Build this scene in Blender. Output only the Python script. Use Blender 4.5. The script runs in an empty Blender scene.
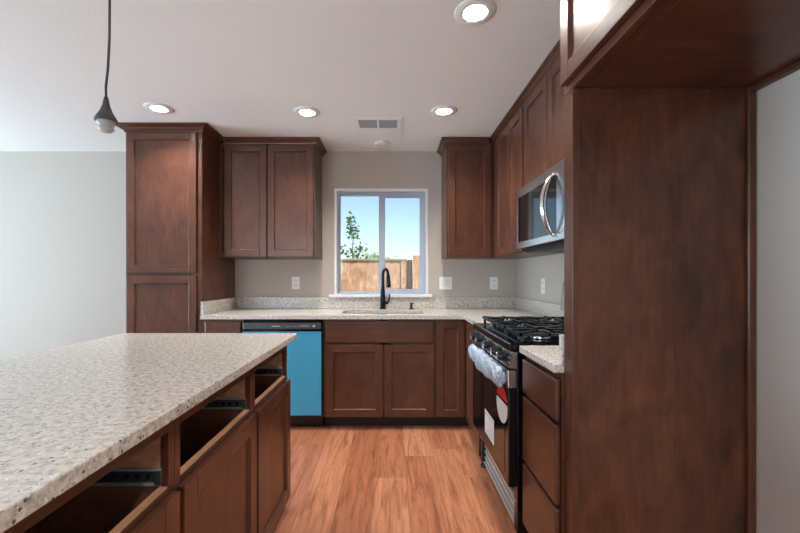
import bpy, bmesh, math, random
from mathutils import Vector, Matrix
random.seed(7)
PI = math.pi
SC = bpy.context.scene
COL = SC.collection

# ------------------------------------------------------------------ camera
EYE = 1.213
FLOOR = 0.035
CEIL = 2.37
BACK = 3.53          # back wall plane
RIGHT = 1.165        # right wall plane
LEFT, FRONT = -5.6, -4.2
cam_d = bpy.data.cameras.new('camera')
cam = bpy.data.objects.new('camera', cam_d)
COL.objects.link(cam)
cam.location = (0, 0, EYE)
cam.rotation_euler = (PI / 2, 0, 0)
cam_d.sensor_width = 36
cam_d.lens = 36 * 380 / 800
cam_d.shift_x = 0.010
cam_d.shift_y = 0.0119
cam_d.clip_start = 0.02
SC.camera = cam

# ------------------------------------------------------------------ sky, sun, daylight, exposure
SC.view_settings.view_transform = 'Standard'
SC.view_settings.look = 'None'
SC.view_settings.gamma = 1
SC.view_settings.exposure = 1.1
SC.view_settings.use_curve_mapping = False
w = bpy.data.worlds.new('sky'); SC.world = w; w.use_nodes = True
wn = w.node_tree
sky = wn.nodes.new('ShaderNodeTexSky')
sky.sky_type = 'NISHITA'
sky.sun_disc = False
sky.sun_elevation = math.radians(52)
sky.sun_rotation = math.radians(160)
sky.altitude = 100
sky.air_density = 1.0
sky.dust_density = 1.2
sky.ozone_density = 1.5
wn.links.new(sky.outputs[0], wn.nodes['Background'].inputs[0])
wn.nodes['Background'].inputs[1].default_value = 0.100

def lamp(name, kind, loc, rot, energy, color, **kw):
    d = bpy.data.lights.new(name, kind)
    d.energy = energy; d.color = color
    for k, v in kw.items(): setattr(d, k, v)
    o = bpy.data.objects.new(name, d); COL.objects.link(o)
    o.location = loc; o.rotation_euler = rot
    return o

lamp('sun', 'SUN', (0, -10, 12), (math.radians(40), 0, math.radians(14)), 2.3, (1, .95, .87), angle=.01)
# daylight at the left slider, plus added fill lamps at unseen front windows
lamp('daylight_slider', 'AREA', (LEFT + .06, 1.6, 1.08), (0, -PI / 2 - .50, 0), 100, (.62, .85, 1), shape='RECTANGLE', size=2.0, size_y=2.3)
lamp('fill_front_left', 'AREA', (-2.6, FRONT + .06, 1.25), (PI / 2 + .85, 0, 0), 60, (.74, .89, 1), shape='RECTANGLE', size=2.2, size_y=1.9)
lamp('fill_front_right', 'AREA', (0.0, FRONT + .06, 1.35), (PI / 2 + .9, 0, 0), 8, (.78, .90, 1), shape='RECTANGLE', size=1.5, size_y=1.5)
LENS = 680.0

# ------------------------------------------------------------------ materials
def srgb(r, g, b):
    f = lambda c: (c / 255 / 12.92) if c / 255 <= .04045 else ((c / 255 + .055) / 1.055) ** 2.4
    return (f(r), f(g), f(b), 1)

def mat(name, col=(.5, .5, .5, 1), rough=.5, metal=0.0, spec=.5, coat=0.0):
    m = bpy.data.materials.new(name); m.use_nodes = True
    p = m.node_tree.nodes['Principled BSDF']
    p.inputs['Base Color'].default_value = col
    p.inputs['Roughness'].default_value = rough
    p.inputs['Metallic'].default_value = metal
    p.inputs['Specular IOR Level'].default_value = spec
    p.inputs['Coat Weight'].default_value = coat
    m.diffuse_color = col
    return m

def nd(m, typ, **kw):
    n = m.node_tree.nodes.new(typ)
    for k, v in kw.items(): setattr(n, k, v)
    return n
def lk(m, a, b): m.node_tree.links.new(a, b)
def P(m): return m.node_tree.nodes['Principled BSDF']

def coords(m, scale=(1, 1, 1), rnd=True, world=False):
    tc = nd(m, 'ShaderNodeTexCoord')
    src = tc.outputs['Object']
    if world:
        g = nd(m, 'ShaderNodeNewGeometry'); src = g.outputs['Position']
    if rnd:
        oi = nd(m, 'ShaderNodeObjectInfo')
        mu = nd(m, 'ShaderNodeVectorMath', operation='MULTIPLY_ADD')
        cb = nd(m, 'ShaderNodeCombineXYZ')
        for i in range(3): lk(m, oi.outputs['Random'], cb.inputs[i])
        lk(m, cb.outputs[0], mu.inputs[0]); mu.inputs[1].default_value = (17, 31, 23)
        lk(m, src, mu.inputs[2]); src = mu.outputs[0]
    mp = nd(m, 'ShaderNodeMapping'); mp.inputs['Scale'].default_value = scale
    lk(m, src, mp.inputs[0])
    return mp.outputs[0]

def noise(m, vec, scale, detail=4, rough=.55, dist=0):
    n = nd(m, 'ShaderNodeTexNoise')
    n.inputs['Scale'].default_value = scale; n.inputs['Detail'].default_value = detail
    n.inputs['Roughness'].default_value = rough; n.inputs['Distortion'].default_value = dist
    lk(m, vec, n.inputs['Vector'])
    return n.outputs['Fac']

def ramp(m, fac, stops, interp='LINEAR'):
    r = nd(m, 'ShaderNodeValToRGB'); r.color_ramp.interpolation = interp
    e = r.color_ramp.elements
    while len(e) < len(stops): e.new(.5)
    for i, (p, c) in enumerate(stops):
        e[i].position = p; e[i].color = c
    lk(m, fac, r.inputs[0])
    return r.outputs[0]

def mix(m, fac, a, b, mode='MIX'):
    n = nd(m, 'ShaderNodeMix', data_type='RGBA', blend_type=mode)
    for s, v in ((n.inputs[0], fac), (n.inputs[6], a), (n.inputs[7], b)):
        if hasattr(v, 'is_linked') or hasattr(v, 'links'): lk(m, v, s)
        else: s.default_value = v
    return n.outputs[2]

def bump(m, h, strength, dist):
    b = nd(m, 'ShaderNodeBump'); b.inputs['Strength'].default_value = strength
    b.inputs['Distance'].default_value = dist
    lk(m, h, b.inputs['Height']); lk(m, b.outputs[0], P(m).inputs['Normal'])

def wood(name, axis, dark, mid, light, rough=.31, blotch=7.0, coat=.08):
    m = mat(name, mid, rough, spec=.5)
    st = {'x': (.12, 1, 1), 'y': (1, .12, 1), 'z': (1, 1, .12)}[axis]
    v = coords(m, st)
    v2 = coords(m, tuple(.55 if c < 1 else 1 for c in st))
    g = noise(m, v, 55, 5, .65, .25)
    bl = noise(m, v2, blotch, 4, .6, .8)
    c1 = ramp(m, bl, [(.30, dark), (.52, mid), (.74, light)])
    c2 = ramp(m, g, [(.30, (.52, .50, .48, 1)), (.62, (1, 1, 1, 1))])
    lk(m, mix(m, .75, c1, c2, 'MULTIPLY'), P(m).inputs['Base Color'])
    rr = nd(m, 'ShaderNodeMapRange'); lk(m, bl, rr.inputs[0])
    rr.inputs[3].default_value = rough + .10; rr.inputs[4].default_value = rough - .06
    lk(m, rr.outputs[0], P(m).inputs['Roughness'])
    P(m).inputs['Coat Weight'].default_value = coat; P(m).inputs['Coat Roughness'].default_value = .16
    bump(m, g, .05, .002)
    return m

WD, WM, WL = srgb(78, 45, 32), srgb(92, 54, 38), srgb(108, 66, 47)
wood_z = wood('stained_maple_vertical', 'z', WD, WM, WL)
wood_x = wood('stained_maple_across', 'x', WD, WM, WL)
wood_y = wood('stained_maple_along', 'y', WD, WM, WL)
veneer = wood('stained_maple_veneer', 'z', srgb(68, 39, 27), srgb(92, 54, 37), srgb(114, 69, 48), .33, 7.5)
raw = wood('raw_birch', 'y', srgb(176, 128, 96), srgb(200, 154, 120), srgb(214, 172, 138), .55, 4, 0)
interior = wood('cabinet_inside', 'y', srgb(140, 92, 72), srgb(160, 108, 84), srgb(176, 122, 96), .5, 4, 0)
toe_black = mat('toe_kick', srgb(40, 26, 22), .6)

def granite(name):
    m = mat(name, srgb(205, 196, 188), .16, spec=.5)
    v = coords(m, (1, 1, 1), rnd=False, world=True)
    n1 = noise(m, v, 70, 4, .6)
    n2 = noise(m, v, 130, 3, .6)
    n3 = noise(m, v, 190, 2, .5)
    base = ramp(m, n1, [(.30, srgb(158, 150, 140)), (.45, srgb(194, 187, 178)), (.62, srgb(215, 211, 206))])
    sp = ramp(m, n2, [(.60, (0, 0, 0, 1)), (.68, (1, 1, 1, 1))])
    c = mix(m, sp, base, srgb(140, 122, 113))
    vo = nd(m, 'ShaderNodeTexVoronoi'); vo.inputs['Scale'].default_value = 95
    lk(m, v, vo.inputs['Vector'])
    near = ramp(m, vo.outputs['Distance'], [(.20, (1, 1, 1, 1)), (.34, (0, 0, 0, 1))])
    sx = nd(m, 'ShaderNodeSeparateColor'); lk(m, vo.outputs['Color'], sx.inputs[0])
    few = ramp(m, sx.outputs[0], [(.84, (0, 0, 0, 1)), (.88, (1, 1, 1, 1))])
    dk = mix(m, 1.0, near, few, 'MULTIPLY')
    c = mix(m, dk, c, srgb(96, 84, 80))
    wh = ramp(m, n3, [(.64, (0, 0, 0, 1)), (.70, (1, 1, 1, 1))])
    c = mix(m, wh, c, srgb(240, 238, 236))
    lk(m, c, P(m).inputs['Base Color'])
    return m
stone = granite('speckled_granite')

def paint(name, col, sc=260, st=.12, rough=.75):
    m = mat(name, col, rough, spec=.3)
    v = coords(m, rnd=False, world=True)
    bump(m, noise(m, v, sc, 3, .5), st, .003)
    return m
wall_m = paint('wall_paint', srgb(186, 177, 169))
ceil_m = paint('ceiling_paint', srgb(240, 239, 238), 90, .35)
white_m = mat('white_trim', srgb(236, 236, 236), .4)
vinyl = mat('shaded_vinyl', srgb(176, 188, 204), .35)  # white vinyl, its backlit shade put into a grey-blue colour
steel = mat('stainless_steel', srgb(206, 206, 207), .20, 1.0)
chrome = mat('chrome', srgb(215, 215, 218), .12, 1.0)
zinc = mat('slide_zinc', srgb(104, 108, 110), .34, .7)
alu = mat('bare_aluminium', srgb(206, 208, 212), .38, .55)
black_gloss = mat('black_enamel', srgb(14, 14, 16), .12)
black_glass = mat('black_glass', srgb(10, 9, 11), .05, spec=.4)
black_matte = mat('black_plastic', srgb(18, 18, 20), .5)
iron = mat('cast_iron', srgb(30, 32, 37), .24, spec=.6)
bronze = mat('oil_rubbed_bronze', srgb(26, 30, 40), .22, .6)
grey_plastic = mat('grey_plastic', srgb(74, 73, 74), .45)
dw_panel = mat('charcoal_control_panel', srgb(62, 68, 74), .3)
film = mat('blue_protective_film', srgb(70, 164, 204), .30, spec=.5)
red_m = mat('red_print', srgb(214, 42, 58), .4)
paper = mat('white_print', srgb(226, 226, 228), .45)
ink = mat('pale_print', srgb(190, 198, 204), .5)
hole_m = mat('hole_shade', srgb(8, 8, 8), .8)  # near-black colour stands in for shade inside holes and the duct

def floor_material():
    m = mat('plank_floor', srgb(180, 115, 78), .34)
    g = nd(m, 'ShaderNodeNewGeometry'); s = nd(m, 'ShaderNodeSeparateXYZ'); cb = nd(m, 'ShaderNodeCombineXYZ')
    lk(m, g.outputs['Position'], s.inputs[0])
    lk(m, s.outputs['Y'], cb.inputs[0]); lk(m, s.outputs['X'], cb.inputs[1])
    off = nd(m, 'ShaderNodeVectorMath', operation='ADD'); off.inputs[1].default_value = (40.37, 40.06, 0)
    lk(m, cb.outputs[0], off.inputs[0])
    so = nd(m, 'ShaderNodeSeparateXYZ'); lk(m, off.outputs[0], so.inputs[0])
    dv = nd(m, 'ShaderNodeMath', operation='DIVIDE'); lk(m, so.outputs[1], dv.inputs[0]); dv.inputs[1].default_value = .185
    fl = nd(m, 'ShaderNodeMath', operation='FLOOR'); lk(m, dv.outputs[0], fl.inputs[0])
    wnz = nd(m, 'ShaderNodeTexWhiteNoise', noise_dimensions='1D'); lk(m, fl.outputs[0], wnz.inputs['W'])
    ma = nd(m, 'ShaderNodeMath', operation='MULTIPLY_ADD'); lk(m, wnz.outputs['Value'], ma.inputs[0]); ma.inputs[1].default_value = 1.22
    lk(m, so.outputs[0], ma.inputs[2])
    cc = nd(m, 'ShaderNodeCombineXYZ'); lk(m, ma.outputs[0], cc.inputs[0]); lk(m, so.outputs[1], cc.inputs[1])
    off = cc
    b = nd(m, 'ShaderNodeTexBrick'); b.offset = 0; b.offset_frequency = 2
    b.inputs['Scale'].default_value = 1; b.inputs['Brick Width'].default_value = 1.22
    b.inputs['Row Height'].default_value = .185; b.inputs['Mortar Size'].default_value = .001
    b.inputs['Mortar Smooth'].default_value = .3; b.inputs['Bias'].default_value = 0
    b.inputs['Color1'].default_value = (0, 0, 0, 1); b.inputs['Color2'].default_value = (1, 1, 1, 1)
    b.inputs['Mortar'].default_value = (.5, .5, .5, 1)
    lk(m, off.outputs[0], b.inputs['Vector'])
    tone = nd(m, 'ShaderNodeSeparateColor'); lk(m, b.outputs['Color'], tone.inputs[0])
    # a different stretch of grain on every plank
    sh = nd(m, 'ShaderNodeVectorMath', operation='MULTIPLY_ADD')
    c3 = nd(m, 'ShaderNodeCombineXYZ')
    for i in range(3): lk(m, tone.outputs[0], c3.inputs[i])
    lk(m, c3.outputs[0], sh.inputs[0]); sh.inputs[1].default_value = (31, 17, 23)
    lk(m, off.outputs[0], sh.inputs[2])
    mp = nd(m, 'ShaderNodeMapping'); mp.inputs['Scale'].default_value = (.05, 1, 1); lk(m, sh.outputs[0], mp.inputs[0])
    mp2 = nd(m, 'ShaderNodeMapping'); mp2.inputs['Scale'].default_value = (.13, 1, 1); lk(m, sh.outputs[0], mp2.inputs[0])
    gr = noise(m, mp.outputs[0], 60, 5, .62, .5)
    bl = noise(m, mp2.outputs[0], 16, 5, .62, 1.4)
    base = ramp(m, tone.outputs[0], [(0, srgb(170, 108, 78)), (.5, srgb(190, 127, 94)), (1, srgb(206, 146, 112))])
    c = mix(m, .8, base, ramp(m, bl, [(.34, (.52, .44, .38, 1)), (.52, (1, 1, 1, 1)), (.75, (1.0, 1.0, 1.0, 1))]), 'MULTIPLY')
    c = mix(m, .7, c, ramp(m, gr, [(.32, (.56, .50, .45, 1)), (.60, (1, 1, 1, 1))]), 'MULTIPLY')
    vo = nd(m, 'ShaderNodeTexVoronoi'); vo.inputs['Scale'].default_value = 3.0
    mp3 = nd(m, 'ShaderNodeMapping'); mp3.inputs['Scale'].default_value = (.55, 1, 1)
    lk(m, sh.outputs[0], mp3.inputs[0]); lk(m, mp3.outputs[0], vo.inputs['Vector'])
    kn = ramp(m, vo.outputs['Distance'], [(.02, (1, 1, 1, 1)), (.11, (0, 0, 0, 1))])
    sc = nd(m, 'ShaderNodeSeparateColor'); lk(m, vo.outputs['Color'], sc.inputs[0])
    kf = ramp(m, sc.outputs[1], [(.50, (0, 0, 0, 1)), (.54, (.8, .8, .8, 1))])
    c = mix(m, mix(m, 1.0, kn, kf, 'MULTIPLY'), c, srgb(98, 54, 36))
    c = mix(m, b.outputs['Fac'], c, srgb(118, 74, 52))
    lk(m, c, P(m).inputs['Base Color'])
    bump(m, b.outputs['Fac'], -.25, .002)
    return m
floor_m = floor_material()

def glass_material():
    m = bpy.data.materials.new('clear_glass'); m.use_nodes = True
    t = m.node_tree; t.nodes.remove(t.nodes['Principled BSDF'])
    tr = nd(m, 'ShaderNodeBsdfTransparent'); gl = nd(m, 'ShaderNodeBsdfGlossy'); gl.inputs['Roughness'].default_value = .02
    tr.inputs[0].default_value = (.95, .975, .98, 1)
    fr = nd(m, 'ShaderNodeFresnel'); fr.inputs[0].default_value = 1.35
    mx = nd(m, 'ShaderNodeMixShader')
    lk(m, fr.outputs[0], mx.inputs[0]); lk(m, tr.outputs[0], mx.inputs[1]); lk(m, gl.outputs[0], mx.inputs[2])
    lk(m, mx.outputs[0], t.nodes['Material Output'].inputs[0])
    return m
glass = glass_material()

def wrap_material():
    m = mat('clear_plastic_wrap', srgb(178, 200, 222), .18, spec=.7)
    p = P(m); p.inputs['Alpha'].default_value = .82
    v = coords(m, rnd=False)
    n = noise(m, v, 55, 4, .7, 1.5)
    lk(m, ramp(m, n, [(.32, srgb(140, 164, 190)), (.5, srgb(196, 216, 236)), (.66, srgb(242, 247, 252))]), p.inputs['Base Color'])
    bump(m, n, .9, .012)
    return m
wrap_m = wrap_material()
def emit(name, col, s):
    m = bpy.data.materials.new(name); m.use_nodes = True
    t = m.node_tree; t.nodes.remove(t.nodes['Principled BSDF'])
    e = nd(m, 'ShaderNodeEmission'); e.inputs[0].default_value = col; e.inputs[1].default_value = s
    lk(m, e.outputs[0], t.nodes['Material Output'].inputs[0])
    return m
baffle_m = mat('warm_baffle', srgb(128, 116, 106), .6)
lens_m = emit('lamp_lens', (1, .935, .87, 1), LENS)
fence_m = wood('cedar_fence', 'z', srgb(176, 124, 90), srgb(206, 164, 128), srgb(226, 192, 158), .8, 6, 0)
fence_cap_m = wood('weathered_cedar', 'x', srgb(140, 120, 104), srgb(170, 150, 132), srgb(190, 172, 156), .8, 4, 0)
post_m = wood('dark_post_wood', 'z', srgb(80, 44, 38), srgb(96, 54, 46), srgb(112, 66, 54), .8, 4, 0)
bark = mat('bark', srgb(120, 104, 84), .9)
leaf_m = mat('green_leaf', srgb(76, 112, 46), .55)
leaf2_m = mat('light_green_leaf', srgb(160, 186, 112), .6)
def ground_material():
    m = mat('dry_ground', srgb(170, 150, 120), .95)
    v = coords(m, rnd=False, world=True)
    lk(m, ramp(m, noise(m, v, 3, 6, .7), [(.3, srgb(140, 120, 92)), (.7, srgb(188, 170, 140))]), P(m).inputs['Base Color'])
    return m
ground_m = ground_material()

# ------------------------------------------------------------------ building helpers
class Run:
    """A cabinet face: u runs along it, d stands out of it, z is up."""
    def __init__(s, axis, plane, sign): s.axis, s.plane, s.sign = axis, plane, sign
    def pt(s, u, d, z):
        q = s.plane + s.sign * d
        return (u, q, z) if s.axis == 'x' else (q, u, z)
    def box(s, mb, u0, u1, d0, d1, z0, z1, bev=0, mi=0):
        a = s.pt(u0, d0, z0); b = s.pt(u1, d1, z1)
        mb.box(a[0], b[0], a[1], b[1], a[2], b[2], bev, mi)

class MB:
    def __init__(s): s.bm = bmesh.new()
    def _mi(s, faces, mi):
        for f in faces: f.material_index = mi
    def box(s, x0, x1, y0, y1, z0, z1, bev=0, mi=0):
        x0, x1 = sorted((x0, x1)); y0, y1 = sorted((y0, y1)); z0, z1 = sorted((z0, z1))
        t = bmesh.new()
        bmesh.ops.create_cube(t, size=1)
        for v in t.verts:
            v.co = Vector(((x0 + x1) / 2 + v.co.x * (x1 - x0), (y0 + y1) / 2 + v.co.y * (y1 - y0), (z0 + z1) / 2 + v.co.z * (z1 - z0)))
        if bev: bmesh.ops.bevel(t, geom=t.edges[:], offset=min(bev, .45 * min(x1 - x0, y1 - y0, z1 - z0)), segments=2, profile=.5, affect='EDGES')
        s.merge(t, mi); return s
    def merge(s, t, mi=0, smooth=False):
        mp = {}
        for v in t.verts: mp[v] = s.bm.verts.new(v.co)
        for f in t.faces:
            try: n = s.bm.faces.new([mp[v] for v in f.verts])
            except ValueError: continue
            n.material_index = mi; n.smooth = smooth or f.smooth
        t.free()
    def poly_prism(s, pts, vec, mi=0):
        """flat polygon pts swept by vec"""
        t = bmesh.new(); vec = Vector(vec)
        a = [t.verts.new(p) for p in pts]; b = [t.verts.new(Vector(p) + vec) for p in pts]
        n = len(pts)
        t.faces.new(a); t.faces.new(b[::-1])
        for i in range(n): t.faces.new([a[i], b[i], b[(i + 1) % n], a[(i + 1) % n]])
        bmesh.ops.recalc_face_normals(t, faces=t.faces[:])
        s.merge(t, mi); return s
    def slab(s, loops, z0, z1, mi=0):
        """plate outlined by the first loop, with the other loops cut out"""
        t = bmesh.new(); ed = []; vs = []
        for lp in loops:
            v = [t.verts.new((x, y, z1)) for x, y in lp]
            vs.append(v)
            ed += [t.edges.new((v[i], v[(i + 1) % len(v)])) for i in range(len(v))]
        bmesh.ops.triangle_fill(t, edges=ed, use_beauty=True)
        top = t.faces[:]
        if z0 != z1:
            r = bmesh.ops.extrude_face_region(t, geom=top)
            for g in r['geom']:
                if isinstance(g, bmesh.types.BMVert): g.co.z = z0
        bmesh.ops.recalc_face_normals(t, faces=t.faces[:])
        s.merge(t, mi); return s
    def lathe(s, prof, c=(0, 0, 0), axis='z', seg=28, mi=0, closed=False):
        t = bmesh.new(); rings = []
        for r, h in prof:
            ring = []
            for i in range(seg):
                a = 2 * PI * i / seg
                p = {'z': (r * math.cos(a), r * math.sin(a), h), 'x': (h, r * math.cos(a), r * math.sin(a)), 'y': (r * math.cos(a), h, r * math.sin(a))}[axis]
                ring.append(t.verts.new(Vector(p) + Vector(c)))
            rings.append(ring)
        pairs = list(zip(rings, rings[1:])) + ([(rings[-1], rings[0])] if closed else [])
        for a, b in pairs:
            for i in range(seg):
                t.faces.new([a[i], a[(i + 1) % seg], b[(i + 1) % seg], b[i]]).smooth = True
        if not closed:
            for ring in (rings[0], rings[-1]):
                try: t.faces.new(ring)
                except ValueError: pass
        bmesh.ops.remove_doubles(t, verts=t.verts[:], dist=1e-6)
        bmesh.ops.recalc_face_normals(t, faces=t.faces[:])
        s.merge(t, mi); return s
    def cyl(s, a, b, r, seg=16, mi=0):
        return s.tube([a, b], r, seg, mi)
    def tube(s, pts, r, seg=10, mi=0):
        pts = [Vector(p) for p in pts]; t = bmesh.new(); rings = []; up = None
        n = len(pts)
        for i, p in enumerate(pts):
            d = (pts[min(i + 1, n - 1)] - pts[max(i - 1, 0)]).normalized()
            if up is None:
                up = d.orthogonal().normalized()
            else:
                up = (up - d * up.dot(d)).normalized()
            sd = d.cross(up); rr = r[i] if isinstance(r, (list, tuple)) else r
            rings.append([t.verts.new(p + (up * math.cos(2 * PI * k / seg) + sd * math.sin(2 * PI * k / seg)) * rr) for k in range(seg)])
        for a, b in zip(rings, rings[1:]):
            for i in range(seg): t.faces.new([a[i], a[(i + 1) % seg], b[(i + 1) % seg], b[i]]).smooth = True
        t.faces.new(rings[0][::-1]); t.faces.new(rings[-1])
        s.merge(t, mi); return s
    def crown(s, path, prof, side=1, mi=0):
        """profile (offset, z) carried along a plan polyline with mitred corners"""
        pts = [Vector((x, y, 0)) for x, y in path]; t = bmesh.new(); rows = []
        nrm = []
        for a, b in zip(pts, pts[1:]):
            d = (b - a).normalized(); nrm.append(Vector((d.y, -d.x, 0)) * side)
        for i, p in enumerate(pts):
            if i == 0: m = nrm[0]
            elif i == len(pts) - 1: m = nrm[-1]
            else: m = (nrm[i - 1] + nrm[i]) / (1 + nrm[i - 1].dot(nrm[i]))
            rows.append([t.verts.new(p + m * o + Vector((0, 0, z))) for o, z in prof])
        k = len(prof)
        for a, b in zip(rows, rows[1:]):
            for i in range(k): t.faces.new([a[i], a[(i + 1) % k], b[(i + 1) % k], b[i]])
        t.faces.new(rows[0]); t.faces.new(rows[-1][::-1])
        bmesh.ops.recalc_face_normals(t, faces=t.faces[:])
        s.merge(t, mi); return s
    def build(s, name, mats, parent=None, label=None):
        me = bpy.data.meshes.new(name)
        origin = Vector((0, 0, 0)); q = parent
        while q is not None: origin += q.location; q = q.parent
        if parent is None and s.bm.verts:
            v = s.bm.verts
            lo = [min(p.co[i] for p in v) for i in range(3)]; hi = [max(p.co[i] for p in v) for i in range(3)]
            origin = Vector(((lo[0] + hi[0]) / 2, (lo[1] + hi[1]) / 2, lo[2]))
        for v in s.bm.verts: v.co -= origin
        s.bm.normal_update()
        s.bm.to_mesh(me); s.bm.free()
        for m in (mats if isinstance(mats, (list, tuple)) else [mats]): me.materials.append(m)
        o = bpy.data.objects.new(name, me); COL.objects.link(o)
        if parent is None: o.location = origin
        else: o.parent = parent
        if label: o['label'] = label
        return o

def thing(name, label, cat, loc, group=None):
    o = bpy.data.objects.new(name, None); COL.objects.link(o)
    o.location = loc; o.empty_display_size = .1
    o['label'] = label; o['category'] = cat
    if group: o['group'] = group
    return o
def tag(o, label, cat, group=None):
    o['label'] = label; o['category'] = cat
    if group: o['group'] = group
    return o
def struct(o):
    o['kind'] = 'structure'; return o
def copy_tree(o, parent=None):
    c = o.copy(); COL.objects.link(c)
    if parent is not None: c.parent = parent
    for ch in list(o.children): copy_tree(ch, c)
    return c

BACKRUN = lambda y: Run('x', y, -1)      # faces the camera
RIGHTRUN = lambda x: Run('y', x, -1)     # faces left
ISLE = lambda x: Run('y', x, 1)          # faces right

def shaker(run, parent, u0, u1, z0, z1, d0=.001, th=.019, st=.057, name='door'):
    """five-piece door: stiles and rails in one mesh, the recessed panel under it"""
    across = wood_x if run.axis == 'x' else wood_y
    m = MB(); d1 = d0 + th
    u0, u1 = sorted((u0, u1))
    run.box(m, u0, u0 + st, d0, d1, z0, z1, .0025, 0)
    run.box(m, u1 - st, u1, d0, d1, z0, z1, .0025, 0)
    run.box(m, u0 + st, u1 - st, d0, d1, z1 - st, z1, .0025, 1)
    run.box(m, u0 + st, u1 - st, d0, d1, z0, z0 + st, .0025, 1)
    # sloped sticking around the panel
    s = .0045; a, b, c, e = u0 + st, u1 - st, z0 + st, z1 - st
    dp = d0 + .009
    for quad, mi in ((((a, d1 - .002, c), (a + s, dp, c + s), (a + s, dp, e - s), (a, d1 - .002, e)), 0),
                     (((b, d1 - .002, c), (b - s, dp, c + s), (b - s, dp, e - s), (b, d1 - .002, e)), 0),
                     (((a, d1 - .002, c), (a + s, dp, c + s), (b - s, dp, c + s), (b, d1 - .002, c)), 1),
                     (((a, d1 - .002, e), (a + s, dp, e - s), (b - s, dp, e - s), (b, d1 - .002, e)), 1)):
        f = m.bm.faces.new([m.bm.verts.new(run.pt(*q)) for q in quad]); f.material_index = mi
    door = m.build(name, [wood_z, across], parent)
    p = MB(); run.box(p, a - .004, b + .004, d0 + .003, dp, c - .004, e + .004, 0, 0)
    p.build('door_panel', wood_z, door)
    return door

def drawer_front(run, parent, u0, u1, z0, z1, d0=.001, th=.019, name='drawer_front'):
    m = MB(); run.box(m, u0, u1, d0, d0 + th, z0, z1, .007, 0)
    return m.build(name, wood_x if run.axis == 'x' else wood_y, parent)

def face_frame(run, parent, u0, u1, z0, z1, stiles, rails, th=.019):
    """stiles: (u, u) spans; rails: (u, u, z, z)"""
    m = MB()
    for a, b in stiles: run.box(m, a, b, -th, 0, z0, z1, .001, 0)
    for a, b, c, d in rails: run.box(m, a, b, -th, 0, c, d, .001, 1)
    return m.build('face_frame', [wood_z, wood_x if run.axis == 'x' else wood_y], parent)

CROWN_H = .046
def crown_prof(z1, h=CROWN_H, out=.045):
    z0 = z1 - h
    return [(-.012, z0), (.008, z0), (.010, z0 + h * .22), (.018, z0 + h * .35), (.030, z0 + h * .62), (.041, z0 + h * .72), (out, z0 + h * .78), (out, z1), (-.012, z1)]

# ================================================================== SETTING
m = MB(); m.box(LEFT, RIGHT, FRONT, BACK, FLOOR - .08, FLOOR)
struct(m.build('floor', floor_m))

CANS = [(.364, 1.665), (.364, 2.66), (-.60, 2.68), (-1.605, 2.617), (.364, -.02), (.364, -1.15)]
CAN_R = .056
circ = lambda x, y, r, n=32: [(x + r * math.cos(2 * PI * i / n), y + r * math.sin(2 * PI * i / n)) for i in range(n)]
m = MB()
m.slab([[(LEFT, FRONT), (RIGHT, FRONT), (RIGHT, BACK), (LEFT, BACK)]] + [circ(x, y, CAN_R) for x, y in CANS], CEIL + .02, CEIL)
m.box(LEFT - .15, RIGHT + .15, FRONT - .15, BACK + .15, CEIL + .14, CEIL + .22)
struct(m.build('ceiling', ceil_m))

WX0, WX1, WZ0, WZ1 = -.535, .335, 1.03, 2.025
def wall_with_holes(name, axis, plane, th, a0, a1, holes):
    """wall along one axis with rectangular openings (u0, u1, z0, z1)"""
    mb = MB()
    def bx(u0, u1, z0, z1):
        if axis == 'x': mb.box(u0, u1, plane, plane + th, z0, z1)
        else: mb.box(plane, plane + th, u0, u1, z0, z1)
    u = a0
    for (h0, h1, z0, z1) in sorted(holes):
        bx(u, h0, FLOOR - .08, CEIL + .14)
        if z0 > FLOOR: bx(h0, h1, FLOOR - .08, z0)
        bx(h0, h1, z1, CEIL + .14); u = h1
    bx(u, a1, FLOOR - .08, CEIL + .14)
    return struct(mb.build(name, wall_m))
wall_with_holes('wall_back', 'x', BACK, .14, LEFT - .15, RIGHT + .15, [(WX0, WX1, WZ0, WZ1)])
wall_with_holes('wall_right', 'y', RIGHT, .15, FRONT - .15, BACK, [])
wall_with_holes('wall_left', 'y', LEFT - .15, .15, FRONT - .15, BACK, [(.4, 2.8, FLOOR, 2.1)])
wall_with_holes('wall_front', 'x', FRONT - .15, .15, LEFT, RIGHT, [(-3.75, -1.45, FLOOR + .2, 2.15), (-.8, .8, .55, 2.15)])

# kitchen window
win = bpy.data.objects.new('window_1', None); COL.objects.link(win); win.location = (-.1, BACK, WZ0); struct(win)
m = MB(); t = .022
for a, b, c, d in ((WX0, WX0 + t, WZ0, WZ1), (WX1 - t, WX1, WZ0, WZ1), (WX0 + t, WX1 - t, WZ1 - t, WZ1)):
    m.box(a, b, BACK - .006, BACK + .05, c, d, .002)
m.build('window_casing', white_m, win)
m = MB(); m.box(-.58, .37, BACK - .045, BACK + .05, WZ0 - .012, WZ0 + .014, .004)
m.build('window_sill', white_m, win)
YG = 3.60
def frame_rect(mb, x0, x1, z0, z1, wx0, wx1, wz0, wz1, y0, y1):
    mb.box(x0, x0 + wx0, y0, y1, z0, z1, .002); mb.box(x1 - wx1, x1, y0, y1, z0, z1, .002)
    mb.box(x0 + wx0, x1 - wx1, y0, y1, z0, z0 + wz0, .002); mb.box(x0 + wx0, x1 - wx1, y0, y1, z1 - wz1, z1, .002)
m = MB(); frame_rect(m, WX0 + .0, WX1, WZ0, WZ1, .034, .034, .034, .034, BACK + .05, BACK + .13)
m.build('window_frame', vinyl, win)
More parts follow.
